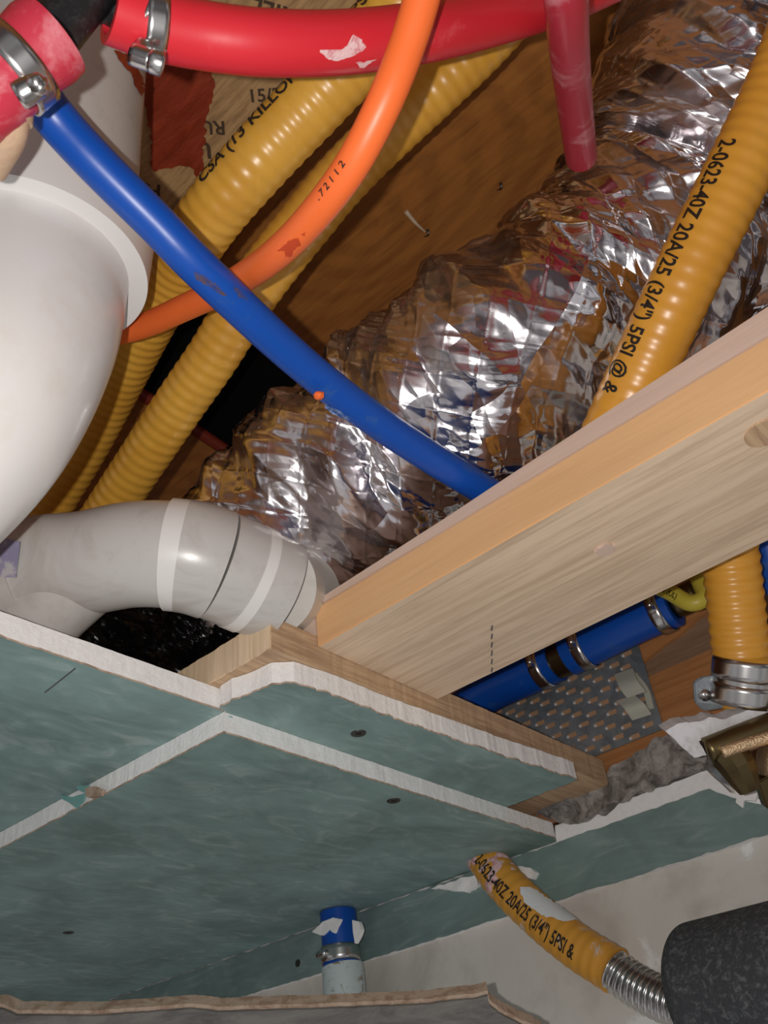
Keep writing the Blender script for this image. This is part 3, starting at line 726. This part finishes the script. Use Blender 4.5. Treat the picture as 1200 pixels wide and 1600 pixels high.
tube('screw_head', [D(238, 95, .418), D(246, 98, .418), D(254, 101, .419)], lambda s, l: .0056, MT['steel'], hc2, seg=24, step=.001)
tube('neck', [D(222, 68, .42), D(224, 78, .419), D(226, 90, .418)], .0036, MT['steel'], hc2, seg=16, step=.001)
bg = thing('beige_fitting', 'blurred beige plastic end below the top left clamp', 'pipe fitting', D(0, 220, .40))
tube('end', [D(10, 178, .40), D(8, 210, .405), D(-15, 262, .42)], lambda s, l: .0098 - .002 * (s / l), MT['beige'], bg, seg=36, step=.002)
tube('rim', [D(10, 172, .40), D(10, 178, .40), D(9, 186, .40)], .0112, MT['beige'], bg, seg=36, step=.001)

# ------------------------------------------------------------------ blue hoses by the plate
XB = .845
H1 = [at(700, 1128, 0, XB), at(760, 1084, 0, XB), at(820, 1056, 0, XB), at(868, 1033, 0, XB)]
h1 = tube('blue_hose', H1, .0235, MT['blue'], None, seg=44); tag(h1, 'dark blue hose left of the brass coupling, below the pine board', 'hose')
H2 = [at(888, 1024, 0, XB), at(950, 992, 0, XB), at(1000, 968, 0, XB), at(1052, 945, 0, XB)]
h2 = tube('blue_hose', H2, .0235, MT['blue'], None, seg=44); tag(h2, 'dark blue hose right of the brass coupling, clamped at both ends', 'hose')
o = tube('brass_coupling', [at(856, 1040, 0, XB), at(878, 1029, 0, XB), at(900, 1018, 0, XB)], lambda s, l: .0205, MT['brass'], None, seg=36, step=.004); tag(o, 'dull brass coupling joining the two blue hoses', 'pipe fitting')
axh = H2[-1] - H1[1]
for x, y, lb in ((848, 1043, 'steel clamp left of the brass coupling on the blue hose'), (912, 1012, 'steel clamp right of the brass coupling on the blue hose'), (1033, 955, 'steel clamp on the far right end of the blue hose by the yellow cable')):
    hose_clamp(at(x, y, 0, XB), axh, .0237, .013, D(x, y, .5) * -1 + UP * .3, lb, 'clamps on the blue hoses', big=.8)
o = tube('hose_barb', [H2[-1], H2[-1].lerp(H2[-1] + axh * .1, .5), H2[-1] + axh * .12], .016, MT['brass'], None, seg=30); tag(o, 'dark barbed fitting leaving the clamped right end of the blue hose', 'pipe fitting')
# yellow cable loop
XC = .80
cb = tube('yellow_cable', [at(985, 900, 0, XC), at(1040, 922, 0, XC), at(1078, 942, 0, XC), at(1100, 932, 0, XC + .005), at(1092, 905, 0, XC + .012), at(1075, 870, 0, XC + .02)], .0085, MT['cable'], None, seg=28, step=.003); tag(cb, 'yellow electrical cable looping beside the vertical gas pipe', 'cable')
print_on_tube('600V (UL)', [at(1026, 916, 0, XC), at(1045, 926, 0, XC), at(1078, 942, 0, XC), at(1092, 940, 0, XC)], .0085, .004, .0, .0075, cb, xs=.9, flip=1)
o = tube('blue_hose', [D(1190, 790, .86), D(1204, 870, .86), D(1212, 925, .86)], .017, MT['blue'], None, seg=30); tag(o, 'sliver of blue hose at the right frame edge behind the vertical gas pipe', 'hose')

# steel strap round the vertical gas pipe
ss = thing('pipe_strap', 'shiny two-groove steel pipe strap round the vertical amber gas pipe with screwed tab', 'pipe strap', D(1160, 1070, .79))
cc = D(1164, 1064, .795); axs = (D(1160, 1040, .80) - D(1172, 1110, .80)).normalized(); axs = (axs + RT * .26).normalized()
for k, (dz, w) in enumerate(((.011, .018), (-.011, .018))): band('band', cc + axs * dz, axs, .0268, w, .0022, MT['steel'], ss)
band('groove', cc, axs, .0262, .008, .001, MT['steel'], ss)
tab = bmesh.new(); tp = [D(*p) for p in ((1084, 1066, .80), (1096, 1058, .80), (1128, 1054, .795), (1146, 1104, .795), (1100, 1112, .80), (1086, 1098, .80))]
vv = [tab.verts.new(p) for p in tp]; tab.faces.new(vv)
r_ = bmesh.ops.extrude_face_region(tab, geom=tab.faces[:]); bmesh.ops.translate(tab, vec=FW * .004, verts=[v for v in r_['geom'] if isinstance(v, bmesh.types.BMVert)])
bmesh.ops.bevel(tab, geom=tab.edges[:], offset=.0012, segments=2, affect='EDGES')
link('tab', tab, MT['galv'], ss)
sc0 = D(1101, 1086, .797); tube('screw', [sc0 - FW * .002, sc0, sc0 + FW * .002], .0052, MT['steel'], ss, seg=20, step=.001)

# plaster ledge and torn lumps over the wall
def lump(name, px, ax, v, th, m, seed, amp, label, cat, freq=70, parent=None, jst=.004, jam=.0018):
    poly = jag(px2(px, ax, v), jst, jam, seed, 90); bm = bmesh.new()
    lo = Vector((min(p.x for p in poly), min(p.y for p in poly))); 
    bm = prism_bm(poly, ax, v, v + th); bmesh.ops.triangulate(bm, faces=bm.faces)
    for _ in range(4):
        es = [e for e in bm.edges if e.calc_length() > .006]
        if not es: break
        bmesh.ops.subdivide_edges(bm, edges=es, cuts=1); bmesh.ops.triangulate(bm, faces=[f for f in bm.faces if len(f.verts) > 3])
    for vtx in bm.verts:
        q = vtx.co * freq; vtx.co += Vector((noise.noise(q), noise.noise(q + Vector((9, 0, 0))), noise.noise(q + Vector((0, 9, 0))))) * amp
    o = link(name, bm, m, parent)
    if label: tag(o, label, cat)
    return o
lp = lump('mortar_lump', [(812, 1258), (842, 1238), (900, 1222), (940, 1206), (990, 1178), (1042, 1146), (1078, 1160), (1106, 1182), (1100, 1200), (1060, 1214), (985, 1246), (905, 1284), (872, 1286), (850, 1270)], 0, .885, .03, MT['greyplaster'], 3, .006, 'rough grey mortar lump on wire lath between the drywall and the wall beam', 'mortar')
latt = bmesh.new()
for i in range(6):
    for a_, b_ in (((835 + i * 9, 1262 - i * 3), (860 + i * 9, 1280 - i * 3)), ((862 + i * 8, 1248 - i * 3), (838 + i * 8, 1274 - i * 3))):
        tube_bm([at(*a_, 0, .879), at((a_[0] + b_[0]) / 2, (a_[1] + b_[1]) / 2, 0, .8785), at(*b_, 0, .879)], .0007, step=.01, seg=6, bm=latt)
link('wire_lath', latt, MT['galv'], lp)
pg_ = thing('plaster_ledge', 'white plaster ledge above the brass valve under the steel strap', 'plaster', D(1120, 1125, .77))
LEDGE = [(1040, 1142), (1062, 1130), (1098, 1126), (1108, 1120), (1130, 1124), (1200, 1098), (1280, 1068), (1280, 1092), (1200, 1118), (1130, 1142), (1092, 1158), (1104, 1180), (1085, 1184), (1062, 1164)]
lump('plaster_chip', [(668, 1388), (690, 1382), (742, 1366), (746, 1384), (728, 1394), (700, 1390)], 0, .884, .008, MT['gyps'], 7, .002, 'white broken plaster chip at the ceiling corner left of the lower gas pipe', 'plaster')
lump('plaster_chip', [(795, 1352), (830, 1356), (836, 1362), (830, 1372), (812, 1370), (800, 1368)], 0, .882, .010, MT['gyps'], 8, .002, 'white broken plaster chip on the green strip right of the lower gas pipe', 'plaster')
lump('metal_corner_bead', [(1108, 1200), (1140, 1206), (1176, 1224), (1170, 1240), (1152, 1236), (1118, 1216)], 0, .888, .004, MT['galv'], 9, .001, 'bent grey metal corner bead below the brass valve', 'metal trim')
lump('wall_chip', [(1146, 1228), (1186, 1236), (1180, 1252), (1162, 1252), (1160, 1262), (1148, 1254), (1150, 1240)], 0, .887, .006, MT['gyps'], 10, .0015, 'white gypsum chip at the right end of the green wall strip', 'plaster')

view_prism(LEDGE, .768, .788, MT['plaster'], 'ledge', pg_, 1.5, 5, 0)
lump('torn_paper', [(92, 1241), (112, 1245), (133, 1239), (130, 1252), (119, 1263), (108, 1254), (98, 1249)], 0, .4080, .001, MT['tornblue'], 21, .0006, None, None, parent=left, jam=.0004)
lump('torn_paper', [(114, 1225), (130, 1228), (138, 1226), (137, 1240), (124, 1236)], 0, .4082, .001, MT['tornblue'], 22, .0006, None, None, parent=left, jam=.0004)
lump('torn_paper', [(133, 1231), (148, 1228), (160, 1234), (157, 1244), (140, 1247), (133, 1243)], 0, .4070, .003, MT['tan'], 23, .0012, None, None, parent=left, jam=.0006)
surf_patch('scuff', OR, [(432, 392), (452, 376), (466, 372), (470, 384), (458, 392), (456, 400), (444, 404), (446, 392)], .0092, orr, MT['scuffred'], lift=.0003)
surf_patch('scuff', OR, [(470, 366), (478, 362), (476, 370)], .0092, orr, MT['scuffred'], lift=.0003)
surf_patch('scuff', BL, [(304, 424), (318, 430), (340, 446), (356, 462), (344, 460), (322, 446), (306, 436)], .0117, bl, MT['scuffblue'], lift=.0003)
surf_patch('scuff', BL, [(364, 444), (376, 454), (388, 470), (378, 466), (368, 456)], .0117, bl, MT['scuffblue'], lift=.0003)
surf_patch('scuff', BL, [(508, 630), (526, 640), (548, 652), (544, 657), (522, 648), (508, 638)], .0117, bl, MT['scuffpale'], lift=.0003)
# brass valve
vb = thing('gas_valve', 'brass gas valve with dark cap at the right frame edge', 'valve', D(1170, 1170, .80))
vd = .765
tube('flange', [D(1104, 1174, vd), D(1165, 1150, vd), D(1280, 1106, vd)], .0115, MT['brass'], vb, seg=32, step=.004)
tube('cast_rib', [D(1128, 1176, vd - .013), D(1165, 1163, vd - .013), D(1280, 1128, vd - .013)], lambda s, l: .0052, MT['castbrass'], vb, seg=20, step=.003)
link('cap', tube_bm([D(1138, 1178, vd), D(1152, 1196, vd - .006), D(1172, 1236, vd - .012)], lambda s, l: .0165 - .0075 * (s / l) ** 2, step=.003, seg=10), MT['brass'], vb)
tube('body', [D(1196, 1180, vd - .01), D(1225, 1188, vd - .01), D(1290, 1200, vd - .01)], .0165, MT['castbrass'], vb, seg=32, step=.004)
bm = bmesh.new(); st = [D(*p) for p in ((1184, 1222, .75), (1202, 1212, .75), (1240, 1208, .75), (1240, 1275, .75), (1198, 1264, .75))]
vv = [bm.verts.new(p) for p in st]; bm.faces.new(vv); r_ = bmesh.ops.extrude_face_region(bm, geom=bm.faces[:]); bmesh.ops.translate(bm, vec=FW * .012, verts=[v for v in r_['geom'] if isinstance(v, bmesh.types.BMVert)])
bmesh.ops.bevel(bm, geom=bm.edges[:], offset=.0012, segments=2, affect='EDGES'); link('handle', bm, MT['brass'], vb)

# ------------------------------------------------------------------ blue stub by the wall
XS = .862
S = [at(528, 1425, 0, XS), at(531, 1462, 0, XS), at(534, 1512, 0, XS)]
sb = tube('blue_stub', S, .0225, MT['blue'], None, seg=44, step=.004); tag(sb, 'short blue pipe stub coming down through the ceiling corner', 'pipe')
hose_clamp(at(532, 1492, 0, XS), S[2] - S[1], .0227, .018, Vector((-1, .15, -.1)), 'steel clamp on the short blue pipe stub', big=.8)
lump('plaster_chip', [(550, 1438), (560, 1440), (564, 1452), (561, 1462), (555, 1474), (551, 1452)], 0, .838, .006, MT['gyps'], 13, .001, 'small white plaster chip right of the blue pipe stub', 'plaster')
lump('plaster_ring', [(488, 1456), (503, 1440), (520, 1434), (530, 1436), (524, 1448), (521, 1458), (514, 1452), (504, 1462)], 0, .838, .006, MT['gyps'], 12, .001, 'white torn plaster round the top of the short blue pipe stub', 'plaster')
o = tube('white_fitting', [at(535, 1510, 0, XS), at(537, 1530, 0, XS), at(541, 1590, 0, XS), at(544, 1640, 0, XS)], .0252, MT['paleblue'], None, seg=44, step=.004); tag(o, 'stained pale fitting under the short blue pipe stub', 'pipe fitting')
# torn board along the bottom
DB = .70
pts = [(-80, 1575), (0, 1568), (12, 1572), (25, 1578), (150, 1579), (300, 1568), (340, 1573), (500, 1568), (650, 1562), (745, 1552), (762, 1547), (765, 1562), (780, 1575), (850, 1610), (850, 1720), (-80, 1720)]
lb = thing('torn_board', 'torn grey board edge with tan paper lip along the bottom', 'board', D(380, 1600, DB))
view_prism(pts, DB, DB + .012, MT['greyboard'], 'board', lb, 1, 6, 9)
view_prism(pts, DB + .003, DB + .016, MT['tan'], 'torn_edge', lb, 1.6, 5, 0)
